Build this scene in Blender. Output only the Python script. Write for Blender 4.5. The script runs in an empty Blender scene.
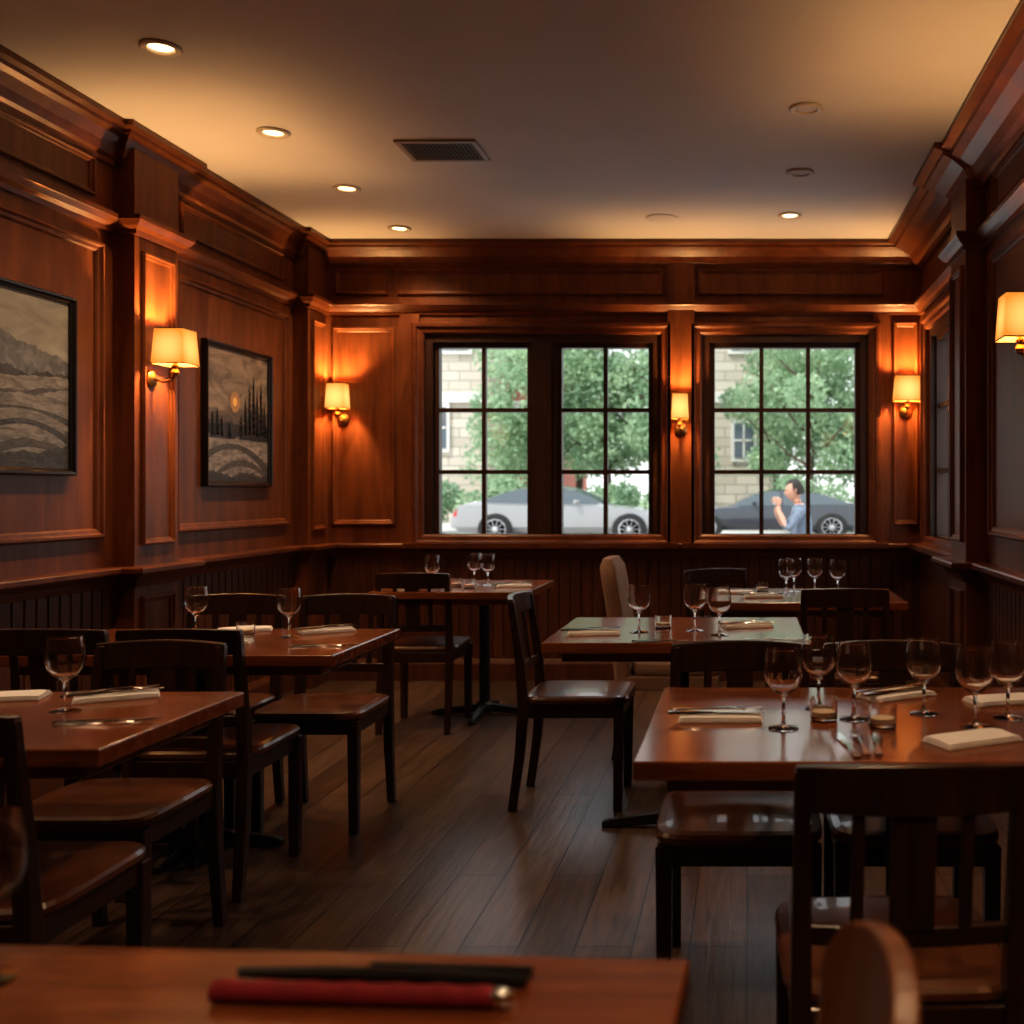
import bpy, bmesh, math, random
from mathutils import Vector, Matrix
random.seed(7)
scene = bpy.context.scene
COL = scene.collection
XL, XR, YB, YF, H = -2.94, 1.18, 7.26, -2.4, 2.95
PL, PR = -2.84, 1.08

# ------------------------------------------------------------------ materials
def new_mat(name):
    m = bpy.data.materials.new(name); m.use_nodes = True
    nt = m.node_tree
    return m, nt, nt.nodes['Principled BSDF']

def plain(name, col, rough=0.5, metal=0.0, coat=0.0, noise=0.0, nscale=20, spec=0.5, bump=0.0, stretch=None):
    m, nt, b = new_mat(name)
    b.inputs['Roughness'].default_value = rough
    b.inputs['Metallic'].default_value = metal
    b.inputs['Coat Weight'].default_value = coat
    b.inputs['Specular IOR Level'].default_value = spec
    tc = nt.nodes.new('ShaderNodeTexCoord')
    n = nt.nodes.new('ShaderNodeTexNoise'); n.inputs['Scale'].default_value = nscale
    n.inputs['Detail'].default_value = 6 if stretch else 4
    if stretch:
        mp = nt.nodes.new('ShaderNodeMapping'); mp.inputs['Scale'].default_value = stretch; n.inputs['Distortion'].default_value = 1.0
        nt.links.new(tc.outputs['Object'], mp.inputs['Vector']); nt.links.new(mp.outputs['Vector'], n.inputs['Vector'])
    else:
        nt.links.new(tc.outputs['Object'], n.inputs['Vector'])
    r = nt.nodes.new('ShaderNodeValToRGB')
    r.color_ramp.elements[0].position = 0.3; r.color_ramp.elements[1].position = 0.7
    r.color_ramp.elements[0].color = tuple(c*(1-noise) for c in col)+(1,)
    r.color_ramp.elements[1].color = tuple(min(1, c*(1+noise)) for c in col)+(1,)
    nt.links.new(n.outputs['Fac'], r.inputs['Fac'])
    nt.links.new(r.outputs['Color'], b.inputs['Base Color'])
    if bump:
        bp = nt.nodes.new('ShaderNodeBump'); bp.inputs['Strength'].default_value = bump
        bp.inputs['Distance'].default_value = 0.004
        nt.links.new(n.outputs['Fac'], bp.inputs['Height']); nt.links.new(bp.outputs['Normal'], b.inputs['Normal'])
    return m

def wood(name, c1, c2, rough=0.35, scale=(14, 14, 1.2), coat=0.0, bump=0.08, spec=0.5):
    m, nt, b = new_mat(name)
    tc = nt.nodes.new('ShaderNodeTexCoord')
    mp = nt.nodes.new('ShaderNodeMapping'); mp.inputs['Scale'].default_value = scale
    nt.links.new(tc.outputs['Object'], mp.inputs['Vector'])
    n = nt.nodes.new('ShaderNodeTexNoise'); n.inputs['Scale'].default_value = 2.2
    n.inputs['Detail'].default_value = 8; n.inputs['Roughness'].default_value = 0.65
    n.inputs['Distortion'].default_value = 0.7
    nt.links.new(mp.outputs['Vector'], n.inputs['Vector'])
    r = nt.nodes.new('ShaderNodeValToRGB')
    r.color_ramp.elements[0].position = 0.33; r.color_ramp.elements[1].position = 0.68
    r.color_ramp.elements[0].color = c1+(1,); r.color_ramp.elements[1].color = c2+(1,)
    nt.links.new(n.outputs['Fac'], r.inputs['Fac'])
    nt.links.new(r.outputs['Color'], b.inputs['Base Color'])
    mr = nt.nodes.new('ShaderNodeMapRange')
    mr.inputs['To Min'].default_value = rough-0.06; mr.inputs['To Max'].default_value = rough+0.1
    nt.links.new(n.outputs['Fac'], mr.inputs['Value']); nt.links.new(mr.outputs['Result'], b.inputs['Roughness'])
    b.inputs['Coat Weight'].default_value = coat
    b.inputs['Coat Roughness'].default_value = 0.12
    b.inputs['Specular IOR Level'].default_value = spec
    bp = nt.nodes.new('ShaderNodeBump'); bp.inputs['Strength'].default_value = bump
    bp.inputs['Distance'].default_value = 0.002
    nt.links.new(n.outputs['Fac'], bp.inputs['Height']); nt.links.new(bp.outputs['Normal'], b.inputs['Normal'])
    return m

def emis(name, col, strength):
    m, nt, b = new_mat(name)
    b.inputs['Base Color'].default_value = (0.3, 0.2, 0.1, 1)
    b.inputs['Emission Color'].default_value = col+(1,)
    b.inputs['Emission Strength'].default_value = strength
    return m

def glassmat(name):
    m, nt, b = new_mat(name)
    b.inputs['Base Color'].default_value = (1, 1, 1, 1)
    b.inputs['Transmission Weight'].default_value = 1
    b.inputs['Roughness'].default_value = 0.0
    b.inputs['IOR'].default_value = 1.5
    return m

def pane_mat(name, tint=(1, 1, 1), refl=0.06):
    m, nt, b = new_mat(name)
    out = nt.nodes['Material Output']
    t = nt.nodes.new('ShaderNodeBsdfTransparent'); t.inputs['Color'].default_value = tint+(1,)
    g = nt.nodes.new('ShaderNodeBsdfGlossy'); g.inputs['Roughness'].default_value = 0.02
    mx = nt.nodes.new('ShaderNodeMixShader'); mx.inputs['Fac'].default_value = refl
    nt.links.new(t.outputs[0], mx.inputs[1]); nt.links.new(g.outputs[0], mx.inputs[2])
    nt.links.new(mx.outputs[0], out.inputs['Surface'])
    return m

M_WALL = wood('mahogany_panelling', (0.110, 0.032, 0.010), (0.230, 0.074, 0.023), 0.42, (5, 5, 0.7), 0.0, spec=.35)
M_TRIM = wood('mahogany_trim', (0.090, 0.025, 0.008), (0.175, 0.053, 0.017), 0.33, (3, 3, 3), 0.12, spec=.4)
M_BEAD = wood('mahogany_wainscot', (0.075, 0.024, 0.010), (0.135, 0.046, 0.018), 0.45, (9, 9, 1.0), spec=.35)
M_FRAME = wood('dark_window_wood', (0.030, 0.012, 0.006), (0.058, 0.022, 0.011), 0.4)
M_TABLE = wood('table_wood', (0.14, 0.040, 0.013), (0.29, 0.093, 0.030), 0.20, (1.3, 13, 13), 0.4, 0.04)
M_CHAIR = wood('chair_wood', (0.020, 0.009, 0.006), (0.048, 0.018, 0.011), 0.30, (12, 12, 1.5), 0.15)
M_CHAIR2 = wood('warm_chair_wood', (0.14, 0.05, 0.02), (0.26, 0.10, 0.04), 0.3, (12, 12, 2), 0.2)
M_SEAT = plain('brown_leather', (0.13, 0.048, 0.022), 0.28, noise=0.25, nscale=9, bump=0.1, coat=0.3)
M_IRON = plain('black_iron', (0.012, 0.011, 0.011), 0.45, noise=0.2)
M_BRASS = plain('aged_brass', (0.38, 0.23, 0.09), 0.35, 1.0, noise=0.15)
M_STEEL = plain('cutlery_steel', (0.7, 0.7, 0.7), 0.2, 1.0, noise=0.05)
M_LINEN = plain('white_linen', (0.86, 0.86, 0.88), 0.9, noise=0.03, nscale=60, bump=0.3)
M_RED = plain('red_linen', (0.24, 0.012, 0.022), 0.8, noise=0.15, nscale=60, bump=0.3)
M_GLASS = glassmat('clear_glass')
M_PANE = pane_mat('window_pane')
M_BULB = emis('lit_bulb', (1.0, 0.62, 0.28), 8.0)
M_LENS = plain('unlit_lens', (0.5, 0.42, 0.35), 0.4, noise=0.05)
M_PLAST = plain('warm_white_trim', (0.55, 0.48, 0.42), 0.4, noise=0.04)
M_GRILLE = plain('vent_metal', (0.34, 0.28, 0.23), 0.45, noise=0.1)
M_CEIL = plain('ceiling_paint', (0.64, 0.62, 0.62), 0.7, noise=0.03, nscale=2.5)
M_UPH = plain('beige_upholstery', (0.28, 0.17, 0.12), 0.85, noise=0.15, nscale=50, bump=0.2)
M_WAX = plain('candle_wax', (.75, .62, .45), 0.5, noise=.03)
M_BLACK = plain('black_lacquer', (0.012, 0.01, 0.01), 0.3, noise=0.2)

def shade_mat(out):
    """fabric shade glowing hottest around its bulb"""
    m, nt, b = new_mat('lit_lampshade')
    b.inputs['Base Color'].default_value = (0.25, 0.11, 0.03, 1); b.inputs['Roughness'].default_value = .9
    tc = nt.nodes.new('ShaderNodeTexCoord')
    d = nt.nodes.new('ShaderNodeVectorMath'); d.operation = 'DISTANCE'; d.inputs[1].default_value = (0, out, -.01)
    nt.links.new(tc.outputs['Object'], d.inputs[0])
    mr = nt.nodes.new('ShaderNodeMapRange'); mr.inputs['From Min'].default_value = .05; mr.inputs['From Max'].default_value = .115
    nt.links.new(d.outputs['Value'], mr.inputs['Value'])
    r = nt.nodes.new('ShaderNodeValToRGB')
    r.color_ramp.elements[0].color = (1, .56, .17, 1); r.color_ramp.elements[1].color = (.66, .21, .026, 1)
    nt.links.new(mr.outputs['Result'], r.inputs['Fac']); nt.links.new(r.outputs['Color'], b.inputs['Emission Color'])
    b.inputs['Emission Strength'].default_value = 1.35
    return m

def floor_mat():
    m, nt, b = new_mat('oak_plank_floor')
    tc = nt.nodes.new('ShaderNodeTexCoord')
    mp = nt.nodes.new('ShaderNodeMapping'); mp.inputs['Rotation'].default_value = (0, 0, math.pi/2)
    nt.links.new(tc.outputs['Object'], mp.inputs['Vector'])
    br = nt.nodes.new('ShaderNodeTexBrick')
    br.inputs['Scale'].default_value = 1.0
    br.inputs['Brick Width'].default_value = 1.5; br.inputs['Row Height'].default_value = 0.16
    br.inputs['Mortar Size'].default_value = 0.003; br.inputs['Mortar Smooth'].default_value = 0.2
    br.inputs['Color1'].default_value = (0.055, 0.033, 0.023, 1); br.inputs['Color2'].default_value = (0.105, 0.066, 0.047, 1)
    br.inputs['Mortar'].default_value = (0.010, 0.006, 0.005, 1); br.offset = 0.37
    nt.links.new(mp.outputs['Vector'], br.inputs['Vector'])
    mp2 = nt.nodes.new('ShaderNodeMapping'); mp2.inputs['Scale'].default_value = (30, 2.2, 1)
    nt.links.new(tc.outputs['Object'], mp2.inputs['Vector'])
    n = nt.nodes.new('ShaderNodeTexNoise'); n.inputs['Scale'].default_value = 1.6; n.inputs['Detail'].default_value = 8
    n.inputs['Distortion'].default_value = 0.6
    nt.links.new(mp2.outputs['Vector'], n.inputs['Vector'])
    mr = nt.nodes.new('ShaderNodeMapRange'); mr.inputs['From Min'].default_value = 0.3; mr.inputs['From Max'].default_value = 0.7
    mr.inputs['To Min'].default_value = 0.6; mr.inputs['To Max'].default_value = 1.35
    nt.links.new(n.outputs['Fac'], mr.inputs['Value'])
    mx = nt.nodes.new('ShaderNodeMix'); mx.data_type = 'RGBA'; mx.blend_type = 'MULTIPLY'; mx.inputs[0].default_value = 1
    nt.links.new(br.outputs['Color'], mx.inputs[6]); nt.links.new(mr.outputs['Result'], mx.inputs[7])
    nt.links.new(mx.outputs[2], b.inputs['Base Color'])
    b.inputs['Roughness'].default_value = 0.31
    bp = nt.nodes.new('ShaderNodeBump'); bp.inputs['Strength'].default_value = 0.35; bp.inputs['Distance'].default_value = 0.003
    inv = nt.nodes.new('ShaderNodeMath'); inv.operation = 'SUBTRACT'
    nt.links.new(n.outputs['Fac'], inv.inputs[0]); nt.links.new(br.outputs['Fac'], inv.inputs[1])
    nt.links.new(inv.outputs[0], bp.inputs['Height']); nt.links.new(bp.outputs['Normal'], b.inputs['Normal'])
    return m
M_FLOOR = floor_mat()

# ------------------------------------------------------------------ mesh builder
class MB:
    def __init__(s):
        s.v = []; s.f = []; s.m = []; s.M = Matrix()
    def add(s, verts, faces, mat=0):
        o = len(s.v)
        s.v += [tuple(s.M @ Vector(p)) for p in verts]
        s.f += [tuple(i+o for i in f) for f in faces]
        s.m += [mat]*len(faces)
    def box(s, x0, x1, y0, y1, z0, z1, mat=0):
        vs = [(x, y, z) for z in (z0, z1) for y in (y0, y1) for x in (x0, x1)]
        s.add(vs, [(0, 2, 3, 1), (4, 5, 7, 6), (0, 1, 5, 4), (2, 6, 7, 3), (0, 4, 6, 2), (1, 3, 7, 5)], mat)
    def loops(s, loops, mat=0, cap=True, closed=True):
        n = len(loops[0]); vs = [p for l in loops for p in l]; fs = []
        for i in range(len(loops)-1):
            for j in range(n if closed else n-1):
                k = (j+1) % n
                fs.append((i*n+j, i*n+k, (i+1)*n+k, (i+1)*n+j))
        if cap:
            fs.append(tuple(reversed(range(n)))); fs.append(tuple((len(loops)-1)*n+j for j in range(n)))
        s.add(vs, fs, mat)
    def lathe(s, prof, seg=24, mat=0, c=(0, 0, 0), cap=True):
        s.loops([[(c[0]+r*math.cos(2*math.pi*j/seg), c[1]+r*math.sin(2*math.pi*j/seg), c[2]+z) for j in range(seg)] for r, z in prof], mat, cap)
    def tube(s, pts, rad, seg=8, mat=0, sy=1.0):
        pts = [Vector(p) for p in pts]; L = []
        for i, p in enumerate(pts):
            d = (pts[min(i+1, len(pts)-1)]-pts[max(i-1, 0)]).normalized()
            up = Vector((0, 0, 1)) if abs(d.z) < 0.9 else Vector((1, 0, 0))
            a = d.cross(up).normalized(); b = a.cross(d)
            r = rad[i] if isinstance(rad, (list, tuple)) else rad
            L.append([tuple(p+a*r*math.cos(2*math.pi*j/seg)+b*r*sy*math.sin(2*math.pi*j/seg)) for j in range(seg)])
        s.loops(L, mat)
    def bar(s, pts, w, d, mat=0):
        L = []
        for i, p in enumerate(pts):
            ww = (w[i] if isinstance(w, list) else w)/2; dd = (d[i] if isinstance(d, list) else d)/2
            L.append([(p[0]-ww, p[1]-dd, p[2]), (p[0]+ww, p[1]-dd, p[2]), (p[0]+ww, p[1]+dd, p[2]), (p[0]-ww, p[1]+dd, p[2])])
        s.loops(L, mat)
    def mesh(s, name, mats, smooth=False):
        me = bpy.data.meshes.new(name); me.from_pydata(s.v, [], s.f)
        for m in mats: me.materials.append(m)
        for p, mi in zip(me.polygons, s.m): p.material_index = mi
        bm = bmesh.new(); bm.from_mesh(me); bmesh.ops.recalc_face_normals(bm, faces=bm.faces); bm.to_mesh(me); bm.free()
        if smooth:
            for p in me.polygons: p.use_smooth = True
            try: me.set_sharp_from_angle(angle=math.radians(40))
            except Exception: pass
        return me
    def obj(s, name, mats, smooth=False, bevel=0, parent=None, loc=None):
        o = bpy.data.objects.new(name, s.mesh(name, mats, smooth)); COL.objects.link(o)
        if bevel: add_bevel(o, bevel)
        if parent: o.parent = parent
        if loc: o.location = loc
        return o
def add_bevel(o, w):
    b = o.modifiers.new('bevel', 'BEVEL'); b.width = w; b.segments = 2; b.limit_method = 'ANGLE'; b.angle_limit = math.radians(50)
def empty(name, loc=(0, 0, 0), rz=0):
    e = bpy.data.objects.new(name, None); e.empty_display_size = 0.1; e.location = loc; e.rotation_euler = (0, 0, rz)
    COL.objects.link(e); return e
def inst(name, me, loc, rz=0, parent=None, bevel=0, sc=1):
    o = bpy.data.objects.new(name, me); o.location = loc; o.rotation_euler = (0, 0, rz); o.scale = (sc, sc, sc); COL.objects.link(o)
    if parent: o.parent = parent
    if bevel: add_bevel(o, bevel)
    return o

# ------------------------------------------------------------------ room shell
mapB = lambda u, v, n: (u, YB-n, v)
mapL = lambda u, v, n: (XL+n, u, v)
mapR = lambda u, v, n: (XR-n, u, v)
def ubox(mb, mp, u0, u1, v0, v1, n0, n1, mat=0):
    vs = [mp(u, v, n) for n in (n0, n1) for v in (v0, v1) for u in (u0, u1)]
    mb.add(vs, [(0, 2, 3, 1), (4, 5, 7, 6), (0, 1, 5, 4), (2, 6, 7, 3), (0, 4, 6, 2), (1, 3, 7, 5)], mat)
def rmold(mb, mp, u0, u1, v0, v1, w=0.035, h=0.022, base=0.0, mat=0):
    prof = [(0, -0.002), (0, h*0.5), (w*0.18, h), (w*0.4, h), (w*0.55, h*0.55), (w*0.85, h*0.45), (w, 0.004), (w, -0.002)]
    L = []
    for o, n in prof:
        L.append([mp(u0+o, v0+o, base+n), mp(u1-o, v0+o, base+n), mp(u1-o, v1-o, base+n), mp(u0+o, v1-o, base+n)])
    mb.loops(L, mat, cap=False)

b = MB(); b.box(XL-0.3, XR+0.3, YF-0.3, YB+0.25, -0.2, 0); b.obj('floor', [M_FLOOR])
b = MB(); b.box(XL-0.3, XR+0.3, YF-0.3, YB+0.25, H, H+0.25); b.obj('ceiling', [M_CEIL])

W1 = (-2.18, -0.585, 0.900, 2.335)
W2 = (-0.305, 0.82, 0.900, 2.335)
W3 = (5.92, 7.04, 0.900, 2.335)
T = 0.22
# back wall
b = MB()
for (u0, u1, v0, v1) in [(XL-0.2, W1[0], 0, H), (W1[1], W2[0], 0, H), (W2[1], XR+0.2, 0, H),
                        (W1[0], W1[1], 0, W1[2]), (W1[0], W1[1], W1[3], H), (W2[0], W2[1], 0, W2[2]), (W2[0], W2[1], W2[3], H)]:
    ubox(b, mapB, u0, u1, v0, v1, -T, 0)
ubox(b, mapB, -0.535, -0.355, 0.92, 2.8, -0.01, 0.035)     # pilaster strip between windows
ubox(b, mapB, -2.34, -2.21, 0.92, 2.47, -0.01, 0.02)
ubox(b, mapB, 0.85, 0.955, 0.92, 2.47, -0.01, 0.02)
rmold(b, mapB, -2.80, -2.375, 1.045, 2.385)
rmold(b, mapB, 0.985, 1.155, 1.045, 2.42)
rmold(b, mapB, -2.36, -0.57, 2.60, 2.775, 0.03)
rmold(b, mapB, -0.33, 0.92, 2.60, 2.775, 0.03)
rmold(b, mapB, -2.78, -2.42, 2.60, 2.775, 0.03)
b.obj('wall_back', [M_WALL])
# left wall
b = MB(); ubox(b, mapL, YF-0.2, YB+T, 0, H, -T, 0)
ubox(b, mapL, 4.98, 5.36, 0, H, -0.01, 0.10); ubox(b, mapL, 6.95, YB+0.01, 0, H, -0.01, 0.10)
ubox(b, mapL, 0.6, 0.98, 0, H, -0.01, 0.10)
for u0, u1 in [(1.1, 4.88), (5.5, 6.85), (-2.2, 0.5)]:
    rmold(b, mapL, u0, u1, 1.06, 2.40, 0.045, 0.028); rmold(b, mapL, u0+0.06, u1-0.06, 2.60, 2.775, 0.03)
for u0, u1 in [(5.03, 5.31), (7.0, 7.22), (0.65, 0.93)]:
    rmold(b, mapL, u0, u1, 1.02, 2.40, 0.03, 0.02, 0.10)
    rmold(b, mapL, u0, u1, 0.2, 0.78, 0.03, 0.02, 0.10)
b.obj('wall_left', [M_WALL])
# right wall
b = MB()
for (u0, u1, v0, v1) in [(YF-0.2, W3[0], 0, H), (W3[1], YB+T, 0, H), (W3[0], W3[1], 0, W3[2]), (W3[0], W3[1], W3[3], H)]:
    ubox(b, mapR, u0, u1, v0, v1, -T, 0)
ubox(b, mapR, 5.3, 5.68, 0, H, -0.01, 0.10); ubox(b, mapR, 1.6, 1.98, 0, H, -0.01, 0.10)
for u0, u1 in [(2.1, 5.15), (-2.2, 1.5)]:
    rmold(b, mapR, u0, u1, 1.06, 2.40, 0.045, 0.028); rmold(b, mapR, u0+0.06, u1-0.06, 2.60, 2.775, 0.03)
for u0, u1 in [(5.35, 5.63), (1.65, 1.93)]:
    rmold(b, mapR, u0, u1, 1.02, 2.40, 0.03, 0.02, 0.10); rmold(b, mapR, u0, u1, 0.2, 0.78, 0.03, 0.02, 0.10)
b.obj('wall_right', [M_WALL])
b = MB(); b.box(XL-0.2, XR+0.2, YF-T, YF, 0, H); b.obj('wall_front', [M_WALL])

def mkpath(pl, pr):
    return [(XL, YF), (XL, .6), (pl, .6), (pl, .98), (XL, .98), (XL, 4.98), (pl, 4.98), (pl, 5.36), (XL, 5.36), (XL, 6.95), (pl, 6.95), (pl, YB), (XR, YB),
        (XR, 5.68), (pr, 5.68), (pr, 5.3), (XR, 5.3), (XR, 1.98), (pr, 1.98), (pr, 1.6), (XR, 1.6), (XR, YF)]
PATH = mkpath(PL, PR)
def sweep(name, prof, mat, rs=1.0, PATH=PATH):
    segs = []
    for i in range(len(PATH)-1):
        dx = PATH[i+1][0]-PATH[i][0]; dy = PATH[i+1][1]-PATH[i][1]; l = math.hypot(dx, dy)
        segs.append((dy/l, -dx/l))
    mb = MB(); L = []
    for i, p in enumerate(PATH):
        ring = []
        for n, z in prof:
            x, y = p
            nb = []
            if i > 0: nb.append(segs[i-1])
            if i < len(segs): nb.append(segs[i])
            for nx, ny in nb:
                k = n*(rs if nx < -0.5 else 1.0)
                x += nx*k; y += ny*k
            ring.append((x, y, z))
        L.append(ring)
    mb.loops(L); return mb.obj(name, [mat])
sweep('trim_1', [(-.005, 2.775), (.015, 2.775), (.02, 2.80), (.035, 2.812), (.05, 2.85), (.085, 2.885), (.11, 2.90), (.115, 2.915), (.14, 2.925), (.14, 2.952), (-.005, 2.952)], M_TRIM, 1.75, mkpath(XL+.035, XR-.035))
sweep('trim_2', [(-.005, 2.465), (.015, 2.465), (.02, 2.485), (.04, 2.50), (.055, 2.52), (.06, 2.525), (.06, 2.545), (-.005, 2.555)], M_TRIM)
sweep('trim_3', [(-.005, .83), (.018, .83), (.022, .85), (.03, .865), (.06, .885), (.085, .893), (.09, .90), (.09, .918), (.084, .925), (-.005, .925)], M_TRIM)
sweep('baseboard_left_back_right', [(-.005, 0), (.028, 0), (.028, .11), (.02, .13), (.012, .145), (-.005, .145)], M_BEAD)

# beadboard wainscot
def bead(mp, u0, u1, base=0.0):
    mb = MB(); pts = []; u = u0
    while u < u1-0.02:
        w = min(0.075, u1-u)
        pts += [(u, 0.002), (u+0.004, 0.011), (u+w-0.010, 0.011), (u+w-0.006, 0.004)]
        u += w
    pts.append((u1, 0.002))
    L = [[mp(p[0], z, base+p[1]) for p in pts] for z in (0.13, 0.85)]
    n = len(pts)
    mb.add(L[0]+L[1], [(i, i+1, n+i+1, n+i) for i in range(n-1)])
    return mb
def beads(name, mp, spans):
    for u0, u1 in spans: bead(mp, u0, u1).obj(name, [M_BEAD])
beads('wainscot_left', mapL, [(YF, .6), (.98, 4.98), (5.36, 6.95)])
beads('wainscot_back', mapB, [(PL, XR)])
beads('wainscot_right', mapR, [(1.98, 5.3), (5.68, YB), (YF, 1.6)])

# windows
def window(name, mp, W, sashes, cols, rows):
    e = empty(name)
    fr = MB(); gl = MB()
    u0, u1, v0, v1 = W
    def ring(mb, a, bb, c, d, w, n0, n1):
        ubox(mb, mp, a, a+w, c, d, n0, n1); ubox(mb, mp, bb-w, bb, c, d, n0, n1)
        ubox(mb, mp, a+w, bb-w, c, c+w, n0, n1); ubox(mb, mp, a+w, bb-w, d-w, d, n0, n1)
    ring(fr, u0+.001, u1-.001, v0+.001, v1-.001, 0.05, -0.17, -0.015)
    for k, (a, bb) in enumerate(sashes):
        ring(fr, a, bb, v0+0.05, v1-0.05, 0.035, -0.12, -0.05)
        a2, b2, c2, d2 = a+.035, bb-.035, v0+.085, v1-.085
        for i in range(1, cols):
            uc = a2+(b2-a2)*i/cols; ubox(fr, mp, uc-.014, uc+.014, c2, d2, -0.105, -0.065)
        for j in range(1, rows):
            vc = c2+(d2-c2)*j/rows; ubox(fr, mp, a2, b2, vc-.014, vc+.014, -0.104, -0.066)
        gl.add([mp(a2, c2, -.085), mp(b2, c2, -.085), mp(b2, d2, -.085), mp(a2, d2, -.085)], [(0, 1, 2, 3)])
    for k in range(len(sashes)-1):
        a = sashes[k][1]; bb = sashes[k+1][0]
        ubox(fr, mp, a, bb, v0+0.05, v1-0.05, -0.15, -0.02)
        ubox(fr, mp, a+.03, bb-.03, v0+0.05, v1-0.05, -0.03, 0.0)
    fr.obj('frame', [M_FRAME], parent=e); gl.obj('glass', [M_PANE], parent=e)
    cs = MB(); rmold(cs, mp, u0-0.085, u1+0.085, v0-0.001, v1+0.085, 0.085, 0.035)
    ubox(cs, mp, u0-0.12, u1+0.12, v0-0.005, v0+0.028, -0.02, 0.10)
    cs.obj('casing', [M_TRIM], parent=e)
window('window_1', mapB, W1, [(-2.13, -1.46), (-1.295, -0.635)], 2, 3)
window('window_2', mapB, W2, [(-0.255, 0.77)], 3, 3)
window('window_3', mapR, W3, [(5.97, 6.99)], 3, 3)

# ------------------------------------------------------------------ ceiling fittings
def downlight(x, y, lit=True, power=38):
    e = empty('recessed_downlight', (x, y, H))
    mb = MB(); mb.lathe([(0.055, -0.001), (0.072, -0.001), (0.075, -0.006), (0.068, -0.012), (0.050, -0.010), (0.044, -0.003), (0.044, -0.001)], 32)
    mb.obj('trim_ring', [M_PLAST], True, parent=e)
    mb = MB(); mb.lathe([(0.045, -0.0015), (0.040, -0.004), (0.01, -0.006)], 32); mb.obj('lens', [M_BULB if lit else M_LENS], parent=e)
    if lit:
        l = bpy.data.lights.new('spot', 'SPOT'); l.energy = power; l.color = (1.0, 0.66, 0.38); l.spot_size = math.radians(130); l.spot_blend = 0.9
        l.shadow_soft_size = 0.04
        o = bpy.data.objects.new('spot', l); COL.objects.link(o); o.parent = e; o.location = (0, 0, -0.03)
for y in (4.05, 5.01, 5.93, 6.83): downlight(-2.21, y, True, 46)
for y in (2.6, 0.0): downlight(-2.21, y, True, 46)  # unseen downlights, added to throw warm light on the front tables
downlight(.26, 4.70, False); downlight(.28, 5.64, False); downlight(.26, 6.51, True, 46)
for y in (2.6, 0.0): downlight(.26, y, True, 60)  # right row: also added out of view for warm light up front
mb = MB(); mb.lathe([(0.10, 0), (0.10, -0.006), (0.085, -0.012), (0.02, -0.012)], 32)
mb.obj('ceiling_speaker', [M_CEIL], True, loc=(-.52, 6.58, H-0.0005))
# vent
mb = MB()
vx, vy = -1.49, 5.27; hw, hd = .195, .155
for a in [(-hw, hw, -hd, -hd+.025), (-hw, hw, hd-.025, hd), (-hw, -hw+.025, -hd+.025, hd-.025), (hw-.025, hw, -hd+.025, hd-.025)]:
    mb.box(a[0], a[1], a[2], a[3], -0.012, 0, 0)
mb.box(-hw+.02, hw-.02, -hd+.02, hd-.02, -0.0015, -0.0005, 1)
for i in range(16):
    x = -hw+.034+i*.0206
    mb.add([(x, -hd+.025, -.002), (x+.004, -hd+.025, -.002), (x+.013, -hd+.025, -.012), (x+.009, -hd+.025, -.012),
            (x, hd-.025, -.002), (x+.004, hd-.025, -.002), (x+.013, hd-.025, -.012), (x+.009, hd-.025, -.012)],
           [(0, 1, 2, 3), (7, 6, 5, 4), (0, 4, 5, 1), (1, 5, 6, 2), (2, 6, 7, 3), (3, 7, 4, 0)], 0)
mb.obj('air_vent', [M_GRILLE, M_BLACK], loc=(vx, vy, H-0.0005))

# ------------------------------------------------------------------ sconces
def sconce(loc, rz, w, d, out=0.12, hgt=0.17, power=44):
    """local +y = out of the wall"""
    e = empty('wall_sconce', loc, rz)
    mb = MB()
    mb.M = Matrix.Translation((0, 0, -0.15)) @ Matrix.Rotation(-math.pi/2, 4, 'X')
    mb.lathe([(0.042, 0), (0.042, 0.008), (0.03, 0.016), (0.012, 0.022), (0.010, 0.03)], 20)
    mb.M = Matrix()
    mb.tube([(0, .02, -.15), (0, out*.5, -.165), (0, out*.85, -.155), (0, out, -.13), (0, out, -.09)], .007, 8)
    mb.lathe([(.004, -.14), (.016, -.135), (.02, -.12), (.012, -.105), (.018, -.09), (.018, -.085)], 14, c=(0, out, 0))
    mb.lathe([(.011, -.085), (.011, -.02), (.005, -.018)], 12, c=(0, out, 0))
    for sg in (-1, 1):
        mb.tube([(0, out, -.03), (sg*w/2*.9, out, -.03)], .002, 6)
    mb.obj('bracket', [M_BRASS], True, parent=e)
    mb = MB(); L = []
    for z, s_ in ((-hgt/2, 1.0), (hgt/2, 0.86), (hgt/2, 0.84), (-hgt/2, 0.98)):
        a, c = w/2*s_, d/2*s_
        L.append([(-a, out-c, z), (a, out-c, z), (a, out+c, z), (-a, out+c, z)])
    L.append(L[0]); mb.loops(L, cap=False)
    mb.obj('shade', [shade_mat(out)], parent=e)
    mb = MB()
    for z, s_ in ((-hgt/2, 1.0), (hgt/2-.004, 0.86)):
        a, c = w/2*s_+.0015, d/2*s_+.0015
        for q in [(-a, a, out-c, out-c+.003), (-a, a, out+c-.003, out+c), (-a, -a+.003, out-c, out+c), (a-.003, a, out-c, out+c)]:
            mb.box(*q, z, z+.005)
    mb.obj('shade_rim', [M_BRASS], parent=e)
    l = bpy.data.lights.new('bulb', 'POINT'); l.energy = power; l.color = (1.0, 0.55, 0.21); l.shadow_soft_size = 0.025
    o = bpy.data.objects.new('bulb', l); COL.objects.link(o); o.parent = e; o.location = (0, out, 0.02)
sconce((PL, 5.12, 1.96), -math.pi/2, .15, .155, .115)
sconce((XR, 4.05, 1.93), math.pi/2, .15, .155, .15, power=32)
sconce((-2.73, YB, 1.91), math.pi, .13, .11, .10)
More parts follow.
